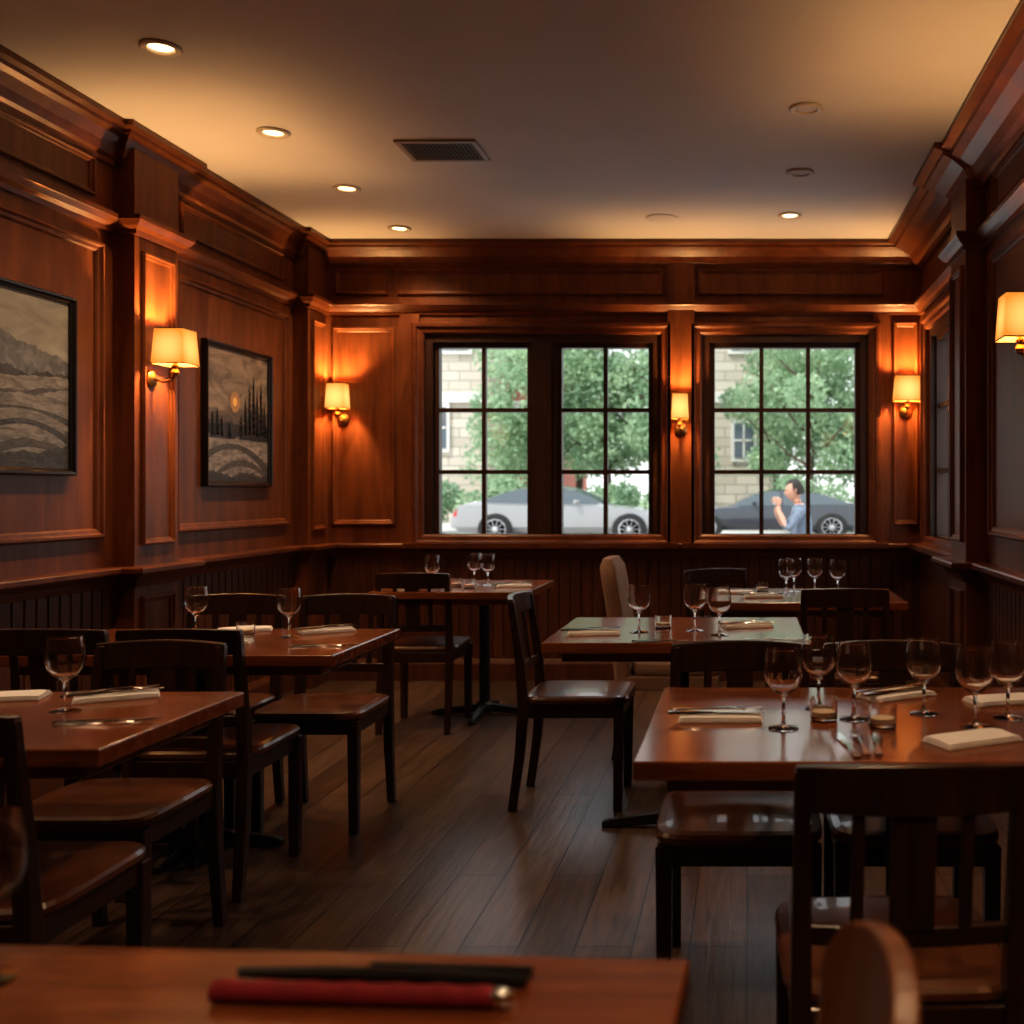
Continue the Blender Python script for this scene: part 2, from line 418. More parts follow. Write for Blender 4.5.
sconce((-.445, YB-.035, 1.84), math.pi, .11, .10, .09)
sconce((1.07, YB, 1.96), math.pi, .185, .11, .10)
sconce((XL, 2.4, 1.95), -math.pi/2, .17, .17, .125, power=14)
sconce((XR, 1.1, 1.93), math.pi/2, .17, .17, .15, power=20)

# ------------------------------------------------------------------ paintings
def pm(name, col, nz=.35, sc=14, st=None): return plain(name, col, .5, noise=nz, nscale=sc, stretch=st)
def painting(y0, y1, z0, z1, sky, layers):
    e = empty('framed_painting', (XL, (y0+y1)/2, (z0+z1)/2))
    hu, hv = (y1-y0)/2, (z1-z0)/2
    mp = lambda u, v, n: (n, u, v)
    fr = MB(); L = []
    for o_, n_ in [(0, .001), (0, .03), (.006, .038), (.014, .036), (.022, .026), (.03, .022), (.03, .001)]:
        L.append([mp(-hu+o_, -hv+o_, n_), mp(hu-o_, -hv+o_, n_), mp(hu-o_, hv-o_, n_), mp(-hu+o_, hv-o_, n_)])
    fr.loops(L, cap=False); fr.obj('frame', [M_BLACK], parent=e)
    c = MB(); ubox(c, mp, -hu+.022, hu-.022, -hv+.022, hv-.022, .002, .014); c.obj('canvas', [sky], parent=e)
    ww, hh = hu-.028, hv-.028
    for i, (top, bot, mat) in enumerate(layers):      # flat painted shapes between two curves (normalised -1..1)
        d = MB(); n = 160; a = []; bb = []
        for k in range(n+1):
            u = -1+2*k/n; t = max(-1, min(1, top(u))); q = max(-1, min(t-.001, bot(u)))
            a.append(mp(u*ww, t*hh, .0145+i*.00025)); bb.append(mp(u*ww, q*hh, .0145+i*.00025))
        d.add(a+bb, [(k, k+1, n+2+k, n+1+k) for k in range(n)]); d.obj('painted_shape', [mat], parent=e)
    return e, mp, ww, hh
sn = math.sin
jag = lambda u, f, a, p=0: a*(sn(f*u+p)+.5*sn(2.3*f*u+1.7*p+1)+.3*sn(5.1*f*u+p)+.18*sn(13*f*u+p)+.1*sn(29*f*u))
HS = (1, 1.2, 4)
painting(3.70, 4.66, 1.34, 2.11, pm('painted_pale_sky', (.30, .29, .25), .3, 3, (1, 1, 3)), [
    (lambda u: .48-.22*u+jag(u, 3, .05, .5), lambda u: -1, pm('painted_far_hills', (.16, .165, .17), .5, 8, (1, 2, 2))),
    (lambda u: .14-.05*u+jag(u, 7, .035, 2), lambda u: -1, pm('painted_dark_ridge', (.055, .055, .055), .6, 12)),
    (lambda u: .00+.10*u+jag(u, 3, .02, 1), lambda u: -1, pm('painted_snow_slope', (.24, .225, .20), .55, 9, HS)),
    (lambda u: -.14+.10*u+jag(u, 6, .015, 3), lambda u: -.20+.13*u+jag(u, 9, .02), pm('painted_bank', (.09, .085, .08), .5, 20, HS)),
    (lambda u: -.30-.22*(u-.3)**2, lambda u: -.33-.34*(u-.3)**2, pm('painted_rut', (.085, .08, .07), .6, 20, HS)),
    (lambda u: -.44-.45*(u-.35)**2, lambda u: -.50-.55*(u-.35)**2, pm('painted_rut', (.07, .065, .06), .6, 20, HS)),
    (lambda u: -.66-.5*(u-.45)**2+jag(u, 8, .01), lambda u: -.76-.5*(u-.45)**2, pm('painted_verge', (.10, .09, .075), .6, 20, HS)),
    (lambda u: -.86+.12*u+jag(u, 8, .02), lambda u: -1, pm('painted_foreground', (.06, .055, .045), .7, 20, HS))])
DK = pm('painted_forest', (.022, .02, .018), .4)
e, mp, ww, hh = painting(5.78, 6.58, 1.30, 2.10, pm('painted_dusk_sky', (.22, .17, .125), .65, 5, (1, 1, 2.5)), [
    (lambda u: .10+jag(u, 5, .04, 1), lambda u: -1, pm('painted_dusk_hills', (.12, .09, .07), .5, 10, HS)),
    (lambda u: -.12+jag(u, 6, .03, 3), lambda u: -1, DK),
    (lambda u: -.30+.05*sn(4*u)+jag(u, 9, .012), lambda u: -1, pm('painted_snow_field', (.27, .235, .205), .6, 9, HS)),
    (lambda u: -.42-.22*(u+.2)**2, lambda u: -.50-.30*(u+.2)**2, pm('painted_shadow', (.08, .07, .065), .5, 20, HS)),
    (lambda u: -.66-.3*(u-.1)**2, lambda u: -.76-.26*(u-.1)**2, pm('painted_furrow', (.09, .08, .07), .5, 20, HS)),
    (lambda u: -.88+jag(u, 6, .03), lambda u: -1, pm('painted_foreground', (.05, .045, .04), .6, 20, HS))])
d = MB(); rr = random.Random(3)
for k, (uu, hs) in enumerate([(.22, .62), (.36, .80), (.50, .95), (.62, .75), (.76, .88), (.88, .6), (.08, .35), (-.55, .3), (-.68, .42), (-.82, .36), (-.3, .2)]):
    base = -.34; u = uu*ww
    for t in range(9):
        z = (base+hs*t/9)*hh; w_ = .040*(1-t/9.5)*(.8+.4*rr.random())+.003; n_ = .0165+k*.00012
        d.add([mp(u-w_, z, n_), mp(u+w_*(.7+.5*rr.random()), z-.005*rr.random(), n_), mp(u, z+hs*hh/4.5, n_)], [(0, 1, 2)])
d.obj('painted_trees', [DK], parent=e)
for r_, c_, nn in ((.060, (.42, .24, .10), .0160), (.026, (1.0, .55, .16), .0162)):
    s_ = MB(); s_.add([mp(-.045+r_*math.cos(i*.262), .085+r_*math.sin(i*.262), nn) for i in range(24)], [tuple(range(24))])
    s_.obj('painted_sun', [pm('painted_sun', c_, .15)], parent=e)

# ------------------------------------------------------------------ chairs
def seatpad(mb, z0, z1, hx, y0, y1, mat):
    cy = (y0+y1)/2; hy = (y1-y0)/2; L = []
    def sup(sx, sy, z):
        r = []
        for j in range(32):
            t = 2*math.pi*j/32; c, s_ = math.cos(t), math.sin(t); p = 0.32
            r.append((sx*math.copysign(abs(c)**p, c), cy+sy*math.copysign(abs(s_)**p, s_), z))
        return r
    for f, t in [(.97, 0), (1, .25), (1, .6), (.97, .85), (.88, .97), (.6, 1.08), (.25, 1.13)]:
        L.append(sup(hx*f, hy*f, z0+(z1-z0)*t))
    mb.loops(L, mat)
def chair_mesh(name, arched=False, mats=None):
    mb = MB(); hx = .180
    for sx in (-1, 1):
        x = sx*hx
        mb.bar([(x, .175, 0), (x, .18, .42)], [.034, .040], [.034, .040])
        mb.bar([(x, -.245, 0), (x, -.215, .22), (x, -.20, .42), (x, -.213, .58), (x, -.25, .80 if arched else .835)], [.030, .034, .036, .032, .028], [.034, .038, .044, .036, .026])
        mb.box(x-.011, x+.011, -.19, .165, .370, .425)
    mb.box(-hx, hx, .172, .194, .370, .425); mb.box(-hx, hx, -.212, -.19, .370, .425)
    def rail(z0, z1, yb, t=.022, bow=.03, ext=0.0, zt=None):
        L = []
        for i in range(13):
            u = -1+2*i/12; x = u*(hx+ext); yy = -bow*(1-u*u)
            y0 = yb(z0)+yy; zz = z1+(zt(u) if zt else 0); y1 = yb(zz)+yy
            L.append([(x, y0-t/2, z0), (x, y0+t/2, z0), (x, y1+t/2, zz), (x, y1-t/2, zz)])
        mb.loops(L)
    yb = lambda z: -.213-(z-.58)*.136
    if arched:
        rail(.60, .78, yb, .024, .03, .012, lambda u: .09*math.sqrt(max(0, 1-u*u*.98)))
    else:
        rail(.765, .842, yb, .024, .03, .012, lambda u: .008*(1-u*u))
    rail(.535, .57, yb, .02, .02)
    for xc, w in ((0, .075), (-.09, .022), (.09, .022)):
        L = []
        for z in (.565, .67, .775):
            y = yb(z)-.026*(1-(xc/hx)**2); L.append([(xc-w/2, y-.007, z), (xc+w/2, y-.007, z), (xc+w/2, y+.007, z), (xc-w/2, y+.007, z)])
        mb.loops(L)
    seatpad(mb, .424, .458, .206, -.205, .222, 1)
    return mb.mesh(name, mats or [M_CHAIR, M_SEAT])
CH = chair_mesh('dining_chair'); CHW = chair_mesh('dining_chair_arched', True, [M_CHAIR2, M_SEAT])
def chair(x, y, rz=0, me=None, sc=1): return inst('dining_chair', me or CH, (x, y, 0), rz, bevel=.004, sc=sc)
PI = math.pi
chair(-1.585, 2.30); chair(-1.72, 2.91, PI, sc=.98)
chair(-1.76, 3.58); chair(-2.18, 3.58)
chair(-1.64, 4.17, PI); chair(-2.10, 4.17, PI)
chair(-1.75, 5.87)
chair(-.69, 4.46, -PI/2)
chair(.43, 4.96)
chair(-.10, 6.02, PI+.35, sc=.97)
chair(-.02, 2.77, PI); chair(.41, 2.77, PI)
chair(.26, 1.98, .03, sc=.985)
chair(-.15, .93, PI/2, CHW)
# upholstered chair
def uph_chair(x, y, rz, mat, top=.97):
    mb = MB()
    for sx in (-1, 1):
        mb.bar([(sx*.19, .19, 0), (sx*.19, .18, .36)], [.026, .04], [.026, .04], 1)
        mb.bar([(sx*.19, -.27, 0), (sx*.19, -.21, .36)], [.026, .04], [.026, .04], 1)
    mb.box(-.225, .225, -.23, .225, .335, .40, 0)
    seatpad(mb, .40, .465, .225, -.19, .235, 0)
    L = []
    for i in range(15):                       # back: thick rounded slab, rounded top, leaning
        t = i/14; z = .36+(top-.36)*t; w = .225 if t < .8 else .225-.07*((t-.8)/.2)**2
        th = .085 if t < .93 else .085-.04*((t-.93)/.07); yc = -.215-.08*t**1.3
        ring = []
        for j in range(20):
            a = 2*math.pi*j/20; c, s_ = math.cos(a), math.sin(a)
            bow = -.02*(1-(c)**2)
            ring.append((w*math.copysign(abs(c)**.4, c), yc+th/2*math.copysign(abs(s_)**.5, s_)+bow, z))
        L.append(ring)
    mb.loops(L, 0)
    o = mb.obj('upholstered_chair', [mat, M_CHAIR], True, .006); o.location = (x, y, 0); o.rotation_euler = (0, 0, rz)
uph_chair(-.36, 5.28, -PI/2, M_UPH, .95)

# ------------------------------------------------------------------ tables
TZ = .75
def table(x0, x1, y0, y1, cx, cy):
    ox, oy = (x0+x1)/2, (y0+y1)/2
    x0 -= ox; x1 -= ox; cx -= ox; y0 -= oy; y1 -= oy; cy -= oy
    mb = MB()
    mb.box(x0, x1, y0, y1, TZ-.038, TZ, 0)
    mb.box(x0+.06, x1-.06, y0+.06, y1-.06, TZ-.075, TZ-.038, 0)
    mb.box(cx-.16, cx+.16, cy-.16, cy+.16, TZ-.083, TZ-.075, 1)
    mb.lathe([(.03, .05), (.03, TZ-.083)], 20, 1, (cx, cy, 0))
    mb.lathe([(.055, .03), (.05, .06), (.035, .075)], 20, 1, (cx, cy, 0))
    for a in range(4):
        mb.M = Matrix.Translation((cx, cy, 0)) @ Matrix.Rotation(a*PI/2, 4, 'Z')
        L = [[(.02, -.025, .02), (.02, .025, .02), (.02, .02, .065), (.02, -.02, .065)],
             [(.27, -.02, .0), (.27, .02, .0), (.27, .015, .03), (.27, -.015, .03)],
             [(.30, -.02, .0), (.30, .02, .0), (.30, .015, .02), (.30, -.015, .02)]]
        mb.loops(L, 1)
    mb.M = Matrix()
    return mb.obj('dining_table', [M_TABLE, M_IRON], bevel=.004, loc=(ox, oy, 0))
table(-2.42, -1.31, 2.17, 2.80, -2.02, 2.60)
table(-2.42, -1.32, 3.42, 4.09, -1.97, 3.87)
table(-1.97, -1.14, 5.58, 6.36, -1.50, 6.14)
table(-.71, .21, 3.70, 4.46, -.25, 4.08)
table(-.22, .76, 5.05, 5.80, .2, 5.50)
table(-.22, .92, 2.07, 2.86, .34, 2.40)
t7 = table(-1.75, -.06, .50, 1.22, -.9, .85); t7.rotation_euler = (0, 0, -.05); t7.location.x -= .02; t7.location.y += .02

# ------------------------------------------------------------------ tableware
def glass_mesh():
    mb = MB()
    outer = [(.0335, 0), (.034, .0015), (.022, .004), (.008, .007), (.0045, .014), (.0040, .04), (.0044, .066), (.010, .074), (.026, .085), (.038, .101), (.0430, .120), (.0415, .145), (.0365, .175)]
    inner = [(.0350, .1755), (.0400, .145), (.0415, .120), (.0365, .102), (.024, .087), (.008, .0775), (.001, .0765)]
    mb.lathe(outer+inner, 36); return mb.mesh('wine_glass', [M_GLASS], True)
GL = glass_mesh()
def votive_mesh():
    mb = MB(); mb.lathe([(.026, 0), (.031, .003), (.032, .05), (.030, .05), (.0285, .008), (.002, .007)], 24)
    mb.lathe([(.002, .009), (.027, .009), (.027, .020), (.002, .022)], 20, 1)
    return mb.mesh('votive_candle', [M_GLASS, M_WAX], True)
VO = votive_mesh()
def napkin_mesh():
    mb = MB()
    for k, (sx, sy) in enumerate(((.048, .095), (.046, .093), (.043, .091))):
        z0 = .0+k*.004
        L = []
        for i in range(9):
            y = -sy+2*sy*i/8; dz = .0015*math.sin(i*1.1+k); ed = 0.002 if i in (0, 8) else 0
            L.append([(-sx, y, z0), (sx, y, z0), (sx+.001, y, z0+.004-ed), (sx*.4, y, z0+.005+dz*.5-ed), (-sx*.4, y, z0+.0055+abs(dz)-ed), (-sx, y, z0+.004-ed)])
        mb.loops(L)
    return mb.mesh('folded_napkin', [M_LINEN], True)
NP = napkin_mesh()
def flat_loft(mb, rows):   # rows: (y, halfwidth, z_center, half_thickness)
    mb.loops([[(-w, y, z-t), (w, y, z-t), (w*.8, y, z+t), (-w*.8, y, z+t)] for y, w, z, t in rows])
def knife_mesh():
    mb = MB(); flat_loft(mb, [(-.11, .006, .003, .002), (-.105, .0085, .003, .003), (-.05, .0065, .003, .003), (-.01, .005, .003, .0025), (.0, .009, .003, .0012), (.06, .0105, .003, .001), (.10, .008, .003, .0008), (.115, .002, .003, .0005)])
    return mb.mesh('table_knife', [M_STEEL], True)
def fork_mesh():
    mb = MB(); flat_loft(mb, [(-.10, .006, .003, .0015), (-.09, .0095, .003, .0018), (-.03, .005, .004, .0015), (.03, .003, .007, .0015), (.045, .008, .006, .001), (.06, .012, .004, .001), (.068, .0125, .004, .001)])
    for i in range(4):
        x = -.0105+i*.007; mb.loops([[(x-.0015, y, z-.0008), (x+.0015, y, z-.0008), (x+.0015, y, z+.0008), (x-.0015, y, z+.0008)] for y, z in ((.066, .004), (.085, .0045), (.105, .007))])
    return mb.mesh('table_fork', [M_STEEL], True)
KN, FK = knife_mesh(), fork_mesh()
S = TZ+.0006
def setting(x, y, rz, nap=True, kn=True, on=False):
    c, s_ = math.cos(rz), math.sin(rz)
    def at(dx, dy): return (x+dx*c-dy*s_, y+dx*s_+dy*c)
    if nap: p = at(0, 0); inst('folded_napkin', NP, (p[0], p[1], S), rz)
    if kn:
        z = S+.0155 if on else S
        dx = .0 if on else .075
        p = at(dx+.006 if not on else .015, -.01); inst('table_knife', KN, (p[0], p[1], z), rz+.04)
        p = at(dx+.034 if not on else -.02, -.01); inst('table_fork', FK, (p[0], p[1], z), rz-.03)
def g(x, y): inst('wine_glass', GL, (x, y, S), 0)
def vo(x, y): inst('votive_candle', VO, (x, y, S), 0)
# table 1
g(-1.618, 2.55); setting(-1.59, 2.71, -1.05, True, True, True); setting(-1.46, 2.52, -1.35, False); setting(-1.83, 2.42, -.4, False)
setting(-1.87, 2.70, -1.3, True, False)
# table 2
g(-2.0, 3.90); g(-1.64, 3.85); setting(-1.88, 4.02, -1.2, True, False); setting(-1.56, 3.99, -1.0, True, True, True); setting(-1.80, 3.68, -1.3, True, True, True); vo(-1.82, 3.90)
setting(-1.44, 3.72, -1.4, False)
# table 3
g(-1.70, 5.80); g(-1.53, 6.03); g(-1.44, 5.97); vo(-1.59, 5.88); vo(-1.50, 5.80); setting(-1.28, 5.90, -1.4, True, True, True); setting(-1.85, 5.82, .3, True, False)
# table 4
g(-.40, 3.98); g(-.195, 4.02); g(-.10, 3.90); vo(-.32, 4.10); setting(-.56, 3.93, -1.45, True, True, True); setting(0.0, 4.14, -1.35, True, True, True); setting(.10, 3.86, -1.4, False); setting(-.28, 3.82, -1.57, False)
# table 5
g(.20, 5.48); g(.245, 5.60); g(.35, 5.55); g(.46, 5.45); setting(.08, 5.30, -1.5, True, True, True); setting(.6, 5.30, -1.5, True, True, True); setting(-.06, 5.52, -1.4, True, False); vo(.08, 5.62)
# table 6
g(.08, 2.36); g(.172, 2.58); g(.245, 2.46); g(.415, 2.52); g(.505, 2.38); g(.60, 2.47); vo(.175, 2.45); vo(.30, 2.38)
setting(-.06, 2.46, -1.57, True, True, True); setting(.38, 2.73, -1.0, True, True, True); setting(.47, 2.24, -1.1, True, False); setting(.64, 2.66, -1.3, True, False); setting(.60, 2.28, -.9, False)
inst('table_knife', KN, (.205, 2.20, S), .10); inst('table_fork', FK, (.235, 2.21, S), .02); inst('table_knife', KN, (.27, 2.22, S), -.1)
# foreground table 7
mb = MB(); L = []
for i in range(25):
    x = -.145+.29*i/24; r = .0105*(1+.05*math.sin(i*1.7)); L.append([(x, r*1.2*math.cos(a*PI/8), r+r*.95*math.sin(a*PI/8)) for a in range(16)])
mb.loops(L)
mb.M = Matrix.Translation((.148, 0, .0105)) @ Matrix.Rotation(PI/2, 4, 'Y')
mb.lathe([(.009, -.004), (.0105, 0), (.009, .008), (.006, .016), (.002, .019)], 16, 1)
mb.M = Matrix()
o = mb.obj('rolled_napkin', [M_RED, M_STEEL], True); o.location = (-.40, 1.09, S); o.rotation_euler = (0, 0, -.05)
mb = MB(); mb.tube([(-.155, 0, .009), (-.05, 0, .009), (.06, 0, .008), (.155, 0, .007)], [.006, .009, .009, .006], 12, 0, .9)
mb.tube([(-.02, .019, .007), (.155, .019, .007)], [.007, .006], 12, 0)
o = mb.obj('chopsticks', [M_BLACK], True); o.location = (-.385, 1.135, S); o.rotation_euler = (0, 0, -.05)
g(-.815, 1.14)

# ------------------------------------------------------------------ exterior
GS = .012
def gz(y): return max(-.02, (y-7.5)*GS-.02)
M_PAVE = plain('street_paving', (.50, .49, .47), .85, noise=.12, nscale=.8)
mb = MB()
mb.add([(-40, YB+T+.01, -.02), (30, YB+T+.01, -.02), (30, 60, gz(60)), (-40, 60, gz(60))], [(0, 1, 2, 3)])
mb.obj('street_ground', [M_PAVE])
def brickmat():
    m, nt, bs = new_mat('limestone_blocks')
    tc = nt.nodes.new('ShaderNodeTexCoord'); mp = nt.nodes.new('ShaderNodeMapping'); mp.inputs['Rotation'].default_value = (PI/2, 0, 0)
    nt.links.new(tc.outputs['Object'], mp.inputs['Vector'])
    br = nt.nodes.new('ShaderNodeTexBrick'); br.inputs['Scale'].default_value = 1; br.inputs['Brick Width'].default_value = .7; br.inputs['Row Height'].default_value = .3
    br.inputs['Mortar Size'].default_value = .02
    br.inputs['Color1'].default_value = (.52, .46, .38, 1); br.inputs['Color2'].default_value = (.66, .60, .51, 1); br.inputs['Mortar'].default_value = (.36, .33, .28, 1)
    nt.links.new(mp.outputs['Vector'], br.inputs['Vector']); nt.links.new(br.outputs['Color'], bs.inputs['Base Color']); bs.inputs['Roughness'].default_value = .9
    return m
M_STONE = brickmat(); M_BRICK = plain('red_brick', (.45, .18, .13), .9, noise=.2, nscale=6)
M_WIN = plain('dark_window_glass', (.10, .13, .16), .1, noise=.1, nscale=2); M_WHITE = plain('white_paint', (.75, .74, .70), .6, noise=.03)
def building(x0, x1, y, h, wins, mat):
    mb = MB(); mb.box(x0, x1, y, y+6, 0.2, h, 0)
    mb.box(x0-.15, x1+.15, y-.25, y, h-.5, h, 2); mb.box(x0-.05, x1+.05, y-.12, y, 3.9+.2, 4.2+.2, 2)
    for wx, wz, ww, wh in wins:
        mb.box(wx-ww/2-.1, wx+ww/2+.1, y-.10, y, wz-wh/2-.12, wz+wh/2+.14, 2)
        mb.box(wx-ww/2, wx+ww/2, y-.13, y-.08, wz-wh/2, wz+wh/2, 1)
        mb.box(wx-.03, wx+.03, y-.16, y-.12, wz-wh/2, wz+wh/2, 2); mb.box(wx-ww/2, wx+ww/2, y-.16, y-.12, wz-.03, wz+.03, 2)
    mb.obj('building', [mat, M_WIN, M_WHITE])
building(-11.5, -8.2, 34, 9, [(-9.9, 3.3, .8, 1.3), (-9.2, 6.4, .8, 1.3), (-10.9, 3.3, .8, 1.3)], M_STONE)
building(-1.6, .9, 34, 9, [(-.1, 2.9, .6, 1.1), (-.1, 6.4, .8, 1.3)], M_STONE)
building(-8.1, -6.4, 37, 12, [(-7.3, 7.2, .8, 1.3), (-7.3, 3.6, .8, 1.3)], M_BRICK)

def leafmat(name, c1, c2):
    m, nt, bs = new_mat(name)
    tc = nt.nodes.new('ShaderNodeTexCoord'); n = nt.nodes.new('ShaderNodeTexNoise'); n.inputs['Scale'].default_value = 1.3; n.inputs['Detail'].default_value = 5
    nt.links.new(tc.outputs['Object'], n.inputs['Vector'])
    r = nt.nodes.new('ShaderNodeValToRGB'); r.color_ramp.elements[0].position = .35; r.color_ramp.elements[1].position = .65
    r.color_ramp.elements[0].color = c1+(1,); r.color_ramp.elements[1].color = c2+(1,)
    nt.links.new(n.outputs['Fac'], r.inputs['Fac']); nt.links.new(r.outputs['Color'], bs.inputs['Base Color'])
    bs.inputs['Roughness'].default_value = .6
    out = nt.nodes['Material Output']; tl = nt.nodes.new('ShaderNodeBsdfTranslucent'); mx = nt.nodes.new('ShaderNodeMixShader'); mx.inputs[0].default_value = .4
    nt.links.new(r.outputs['Color'], tl.inputs['Color']); nt.links.new(bs.outputs[0], mx.inputs[1]); nt.links.new(tl.outputs[0], mx.inputs[2]); nt.links.new(mx.outputs[0], out.inputs['Surface'])
    return m
M_LEAF = leafmat('green_leaves', (.27, .41, .26), (.50, .64, .42)); M_BARK = plain('bark', (.12, .09, .07), .9, noise=.3, nscale=8)
def tree_mesh(seed, nl=9000, bush=False):
    rr = random.Random(seed); mb = MB(); blobs = []
    if not bush:
        mb.tube([(0, 0, -.1), (.03, 0, 1.2), (-.02, .05, 2.4), (.05, 0, 4.2)], [.14, .11, .09, .04], 8, 0)
        for k in range(9):
            a = k*2.4; z = 1.7+k*.28; L = 1.1+.4*rr.random()
            mb.tube([(0, 0, z), (L*.5*math.cos(a), L*.5*math.sin(a), z+.35), (L*math.cos(a), L*math.sin(a), z+.9)], [.05, .035, .012], 6, 0)
        for k in range(22):
            a = rr.random()*6.28; q = rr.random()**.5*1.4; z = 1.8+rr.random()*4.3
            blobs.append((q*math.cos(a), q*math.sin(a), z, .55+.4*rr.random()))
    else:
        for k in range(14): blobs.append((-2.2+4.4*rr.random(), -.3+.6*rr.random(), .3+.9*rr.random(), .4+.25*rr.random()))
    vs, fs = [], []
    for i in range(nl):
        bx, by, bz, br = blobs[i % len(blobs)]
        d = Vector((rr.gauss(0, 1), rr.gauss(0, 1), rr.gauss(0, 1))).normalized()*br*(.55+.5*rr.random())
        c = Vector((bx, by, bz))+Vector((d.x, d.y, d.z*.85))
        a = Vector((rr.gauss(0, 1), rr.gauss(0, 1), rr.gauss(0, 1))).normalized(); b2 = a.cross(Vector((rr.gauss(0, 1), rr.gauss(0, 1), rr.gauss(0, 1)))).normalized()
        s_ = .06+.04*rr.random(); o = len(vs)
        vs += [tuple(c-a*s_), tuple(c+b2*s_*.5), tuple(c+a*s_), tuple(c-b2*s_*.5)]; fs.append((o, o+1, o+2, o+3))
    mb.add(vs, fs, 1)
    me = bpy.data.meshes.new('tree'); me.from_pydata(mb.v, [], mb.f); me.materials.append(M_BARK); me.materials.append(M_LEAF)
    for p, mi in zip(me.polygons, mb.m): p.material_index = mi
    return me
TM = [tree_mesh(1), tree_mesh(2), tree_mesh(3)]; BM_ = tree_mesh(9, 6000, True)
for i, (x, y, r) in enumerate([(-5.6, 29.5, 0), (-3.9, 30, 1), (-2.6, 29.5, 2), (1.7, 28.8, 3), (3.3, 30, 4), (-5.0, 32, 5), (.9, 31.8, 2)]):
    inst('tree', TM[i % 3], (x, y, gz(y)), r)
for i, (x, y) in enumerate([(-8.6, 27.6), (-4.0, 27.2), (3.2, 28.2)]): inst('hedge', BM_, (x, y, gz(y)), i*.1)

# cars
M_SILVER = plain('silver_car_paint', (.30, .30, .30), .28, .4, coat=.6, noise=.02); M_GREY = plain('charcoal_car_paint', (.05, .055, .065), .25, .4, coat=.8, noise=.02)
M_TYRE = plain('tyre_rubber', (.02, .02, .02), .8, noise=.1); M_RIM = plain('alloy_rim', (.55, .55, .56), .25, 1, noise=.03)
M_CGL = plain('car_glass', (.09, .11, .12), .05, noise=.05); M_TAIL = plain('red_tail_lamp', (.4, .02, .02), .2, noise=.05); M_HEAD = plain('headlamp', (.8, .82, .85), .1, noise=.02)
def car(x, y, rz, paint, sz=.92):
    """front of car = +x"""
    Lc = 4.65
    def interp(t, tab):
        for (a, va), (c, vc) in zip(tab, tab[1:]):
            if a <= t <= c: return va+(vc-va)*(t-a)/(c-a)
        return tab[-1][1]
    deck = [(0, .62), (.03, .86), (.08, .93), (.2, .93), (.45, .90), (.66, .90), (.78, .86), (.9, .76), (.96, .66), (1, .50)]
    roof = [(0, 0), (.08, 0), (.13, .06), (.20, .20), (.28, .33), (.36, .40), (.44, .43), (.50, .42), (.56, .36), (.63, .23), (.70, .05), (.73, 0), (1, 0)]
    wid = [(0, .70), (.03, .80), (.12, .88), (.4, .92), (.7, .91), (.9, .86), (.97, .76), (1, .62)]
    mb = MB(); rings = []
    N = 60
    for i in range(N+1):
        t = i/N; X = -Lc/2+Lc*t; dk = interp(t, deck); rf = interp(t, roof); w = interp(t, wid)
        gw = w*.80; low = .24+(.10 if t < .02 or t > .98 else 0)
        zt = dk+rf
        rings.append([(X, -w*.85, low), (X, -w, .38), (X, -w*1.0, .62), (X, -w*.95, dk-.04), (X, -gw, dk+.005), (X, -gw+rf*.42, zt-.03*(rf > .05)), (X, -gw*.4+rf*.1, zt+.02),
                      (X, gw*.4-rf*.1, zt+.02), (X, gw-rf*.42, zt-.03*(rf > .05)), (X, gw, dk+.005), (X, w*.95, dk-.04), (X, w, .62), (X, w, .38), (X, w*.85, low)])
    n = 14; vs = [p for r in rings for p in r]; fs = []; ms = []
    for i in range(N):
        t = (i+.5)/N; rf = interp(t, roof)
        for j in range(n):
            k = (j+1) % n; fs.append((i*n+j, i*n+k, (i+1)*n+k, (i+1)*n+j))
            m_ = 0
            if j in (4, 8) and rf > .10 and not .455 < t < .47: m_ = 1
            if j in (5, 6, 7) and (.12 < t < .27 or .56 < t < .71): m_ = 1
            if j in (2, 10) and t < .04: m_ = 2
            if j in (2, 10) and t > .93: m_ = 3
            ms.append(m_)
    fs.append(tuple(range(n))); ms.append(0); fs.append(tuple(N*n+j for j in range(n))); ms.append(0)
    mb.v += vs; mb.f += fs; mb.m += ms
    e = empty('car', (x, y, gz(y)), rz); e.scale = (1, 1, sz)
    mb.obj('body', [paint, M_CGL, M_TAIL, M_HEAD], True, parent=e)
    wh = MB()
    for wx in (-Lc/2+1.0, -Lc/2+3.85):
        for sy in (-1, 1):
            wh.M = Matrix.Translation((wx, sy*.80, .33)) @ Matrix.Rotation(sy*-PI/2, 4, 'X')
            wh.lathe([(.36, -.10), (.37, .118), (.36, .124), (.30, .124)], 28, 2)        # wheel arch
            wh.lathe([(.22, -.10), (.31, -.10), (.33, -.07), (.33, .12), (.315, .142), (.23, .146), (.225, .13)], 32, 0)
            wh.lathe([(.225, .12), (.235, .148), (.22, .15), (.20, .13)], 32, 1)
            wh.lathe([(.05, .12), (.05, .15), (.02, .155)], 16, 1)
            for k in range(10):
                a = k*2*PI/10; c, s_ = math.cos(a), math.sin(a)
                wh.tube([(.04*c, .04*s_, .14), (.215*c, .215*s_, .14)], [.016, .012], 6, 1)
    wh.obj('wheels', [M_TYRE, M_RIM, M_BLACK], True, parent=e)
    mr = MB()
    for sy in (-1, 1): mr.tube([(.40, sy*.82, .93), (.42, sy*.95, .96), (.38, sy*1.02, .97)], [.03, .06, .05], 8)
    mr.obj('mirrors', [paint], True, parent=e)
car(-4.02, 23.7, 0, M_SILVER); car(.60, 25.3, PI, M_GREY, .85)

